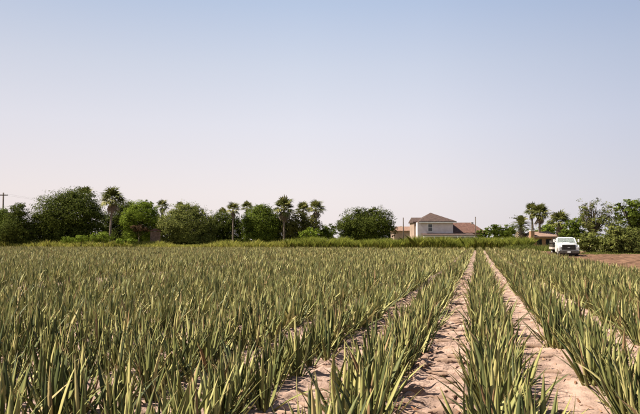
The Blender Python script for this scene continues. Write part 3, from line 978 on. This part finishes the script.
# y = 0 at the bumper, growing to the rear; x across; the nose faces the camera end of the rows
W = 1.0
hood = MB().prism([(.14, .62), (.10, 1.00), (.14, 1.42), (.28, 1.50), (.80, 1.56), (1.45, 1.60), (1.55, 1.60), (1.55, .62)], -W + .06, W - .06,
                  lambda y, z: .05 * max(0, (1.5 - y)) + (.07 if z > 1.36 else 0)).build('hood', M['white_paint'], truck, bevel=.035, smooth=True)
MB().prism([(.30, 1.52), (.75, 1.585), (1.40, 1.63), (1.40, 1.55), (.32, 1.46)], -.42, .42, lambda y, z: .05).build('hood_bulge', M['white_paint'], hood, bevel=.02, smooth=True)
cab = MB()
cab.prism([(1.55, .55), (1.55, 1.57), (1.62, 1.59), (3.02, 1.59), (3.04, .55)], -W, W).build('cab', M['white_paint'], truck, bevel=.03)
ti = lambda y, z: .16 * max(0, (z - 1.49) / .62)
rf = MB().prism([(2.13, 2.06), (2.22, 2.13), (2.6, 2.17), (2.95, 2.14), (3.03, 2.05)], -W + .15, W - .15, lambda y, z: .10 if z > 2.1 else 0).build('cab_roof', M['white_paint'], truck, bevel=.03, smooth=True)
for s in (-1, 1):
    q = lambda x: s * x
    # pillars
    MB().tube([(q(W - .05), 1.60, 1.57), (q(W - .17), 2.16, 2.07)], [.055, .05], 6).build('pillar', M['white_paint'], truck)
    MB().tube([(q(W - .05), 2.98, 1.57), (q(W - .17), 2.98, 2.07)], [.07, .06], 6).build('pillar', M['white_paint'], truck)
    sg = [(q(W - .04), 1.72, 1.595), (q(W - .04), 2.92, 1.595), (q(W - .165), 2.92, 2.06), (q(W - .165), 2.24, 2.06)]
    MB().add(sg + [(x - s * .012, y, z) for x, y, z in sg], [(0, 1, 2, 3), (7, 6, 5, 4), (0, 4, 5, 1), (1, 5, 6, 2), (2, 6, 7, 3), (3, 7, 4, 0)]).build('side_window', M['screen'], truck)
    dr = MB().box(min(q(W - .01), q(W + .025)), max(q(W - .01), q(W + .025)), 1.72, 2.90, .62, 1.44).build('door', M['white_paint'], truck, bevel=.01)
    MB().box(min(q(W + .025), q(W + .05)), max(q(W + .025), q(W + .05)), 2.66, 2.82, 1.22, 1.27).build('handle', M['black'], dr)
    # tow mirrors
    mi = MB().box(min(q(W + .14), q(W + .30)), max(q(W + .14), q(W + .30)), 1.78, 1.90, 1.62, 1.96).build('mirror', M['white_paint'], truck, bevel=.03)
    MB().tube([(q(W - .02), 1.84, 1.66), (q(W + .18), 1.84, 1.68)], .025, 6).build('mirror_arm', M['black'], mi)
    MB().tube([(q(W - .02), 1.84, 1.62), (q(W + .18), 1.84, 1.82)], .02, 6).build('mirror_arm', M['black'], mi)
    # fenders: arches over the front wheels
    arc = [(.55 + 0, 0)]
    pts = [(.92 + .58 * math.cos(a), .50 + .55 * math.sin(a)) for a in np.linspace(0, math.pi, 12)]
    pol = [(1.56, .62), (1.56, 1.38), (.30, 1.34), (.12, 1.1), (.12, .66), (.33, .60)] + [p for p in pts[::-1] if p[1] > .6] + [(1.50, .6)]
    MB().prism(pol, min(q(W - .14), q(W + .03)), max(q(W - .14), q(W + .03))).build('fender', M['white_paint'], truck)
    hl = MB().box(min(q(.70), q(.93)), max(q(.70), q(.93)), .06, .16, .96, 1.20).build('headlight', M['lamp'], truck, bevel=.02)
    MB().box(min(q(.70), q(.93)), max(q(.70), q(.93)), .07, .16, .87, .945).build('indicator', M['lamp'], hl)
    MB().box(min(q(.62), q(.80)), max(q(.62), q(.80)), -.02, .03, .44, .52).build('tow_hook', M['dark_steel'], truck)
# grille
gr = MB().box(-.66, .66, .04, .16, .78, 1.39).build('grille', M['black'], truck, bevel=.02)
MB().box(-.64, .64, .015, .05, 1.34, 1.385).box(-.64, .64, .015, .05, .785, .825).build('grille_surround', M['steel'], gr)
for zz in (.90, 1.0, 1.10, 1.20, 1.29):
    MB().box(-.60, .60, .015, .042, zz - .012, zz + .012).build('grille_bar', M['dark_steel'], gr)
MB().add([(.13 * math.cos(a), yy, 1.08 + .05 * math.sin(a)) for yy in (-.005, .03) for a in np.linspace(0, 2 * math.pi, 16, endpoint=False)],
         [tuple(range(16)), tuple(range(31, 15, -1))] + [(i, (i + 1) % 16, 16 + (i + 1) % 16, 16 + i) for i in range(16)]).build('badge', M['steel'], gr)
bp = MB().prism([(-.10, .44), (-.12, .54), (-.10, .74), (.10, .75), (.10, .42)], -1.03, 1.03, lambda y, z: .03 if y < 0 else 0).build('bumper', M['dark_steel'], truck, bevel=.015)
MB().box(-.16, .16, -.14, -.118, .55, .70).build('number_plate', M['plate'], bp)
MB().box(-.7, .7, .15, .25, .30, .48).build('air_dam', M['black'], truck)
# windscreen
ws = [(-W + .07, 1.60, 1.61), (W - .07, 1.60, 1.61), (W - .20, 2.15, 2.07), (-W + .20, 2.15, 2.07)]
wsn = MB().add(ws + [(x, y + .012, z) for x, y, z in ws], [(0, 1, 2, 3), (7, 6, 5, 4), (0, 4, 5, 1), (1, 5, 6, 2), (2, 6, 7, 3), (3, 7, 4, 0)]).build('windscreen', M['screen'], truck)
for s in (-.45, .25):
    MB().tube([(s, 1.59, 1.62), (s + .42, 1.66, 1.70)], .012, 5).build('wiper', M['black'], wsn)
MB().box(-W + .1, W - .1, 2.99, 3.03, 1.595, 2.06).build('rear_panel', M['dark_steel'], truck)
MB().box(-.9, .9, 1.7, 1.95, 1.3, 1.575).build('dashboard', M['black'], truck)
for s in (-.48, .48):
    MB().box(s - .26, s + .26, 2.55, 2.72, 1.0, 1.72).box(s - .13, s + .13, 2.57, 2.69, 1.74, 1.92).build('seat_back', M['dark_steel'], truck, bevel=.03)
sw = [(-.46 + .19 * math.cos(a), 2.15 + .08 * math.sin(a), 1.46 + .17 * math.sin(a)) for a in np.linspace(0, 2 * math.pi, 15)]
MB().tube(sw, .018, 5, cap=False).build('steering_wheel', M['black'], truck)
# chassis, flatbed, headboard
MB().box(-.45, .45, .2, 6.2, .50, .70).build('chassis', M['dark_steel'], truck)
bed = MB().box(-1.2, 1.2, 3.22, 6.5, .92, 1.04).build('flatbed_deck', M['bed'], truck)
MB().box(-1.27, -1.2, 3.2, 6.52, .86, 1.09).box(1.2, 1.23, 3.2, 6.52, .86, 1.09).box(-1.2, 1.2, 6.5, 6.53, .86, 1.09).box(-1.2, 1.2, 3.19, 3.218, .86, 1.09).build('deck_rail', M['fence'], bed)
hb = MB()
for xx in (-1.17, -.6, 0, .6, 1.17): hb.box(xx - .04, xx + .04, 3.24, 3.32, 1.04, 2.12)
for zz in (1.35, 1.72, 2.08): hb.box(-1.21, 1.21, 3.325, 3.36, zz - .05, zz + .05)
hb.build('headboard', M['dark_steel'], truck)
for xx in (-1.16, 1.16):
    for yy in (4.2, 5.2, 6.3):
        MB().box(xx - .035, xx + .035, yy - .035, yy + .035, 1.04, 1.75).build('stake', M['dark_steel'], truck)
    for zz in (1.28, 1.66):
        MB().box(xx - .06 if xx < 0 else xx + .036, xx - .036 if xx < 0 else xx + .06, 3.4, 6.4, zz - .14, zz + .14).build('side_board', M['dark_steel'], truck)
ld = MB().box(-1.05, .5, 3.5, 5.2, 1.045, 1.95).build('load_crate', M['dark_steel'], truck, bevel=.01)


def wheel(x, y, s, dual=False):
    r = .43
    w = MB().lathe_x([(-.12, .26), (-.13, .36), (-.11, .41), (-.05, r), (.05, r), (.11, .41), (.13, .36), (.12, .26)], x, y, r, 28).build('wheel', M['rubber'], truck, smooth=True)
    MB().lathe_x([(s * .10, .25), (s * .135, .25), (s * .12, .20), (s * .06, .14), (s * .11, .08), (s * .11, .0)], x, y, r, 20).build('rim', M['steel'], w, smooth=True)
    if dual:
        MB().lathe_x([(-.12, .26), (-.13, .36), (-.05, r), (.05, r), (.13, .36), (.12, .26)], x - s * .30, y, r, 28).build('inner_tyre', M['rubber'], w, smooth=True)


for s in (-1, 1):
    wheel(s * .88, .92, s)
    wheel(s * 1.02, 5.1, s, True)
    MB().box(min(s * .80, s * 1.19), max(s * .80, s * 1.19), 5.62, 5.64, .22, .86).build('mud_flap', M['rubber'], truck)
MB().box(-.85, .85, .86, .98, .36, .50).box(-.9, .9, 5.04, 5.16, .36, .50).build('axle', M['dark_steel'], truck)
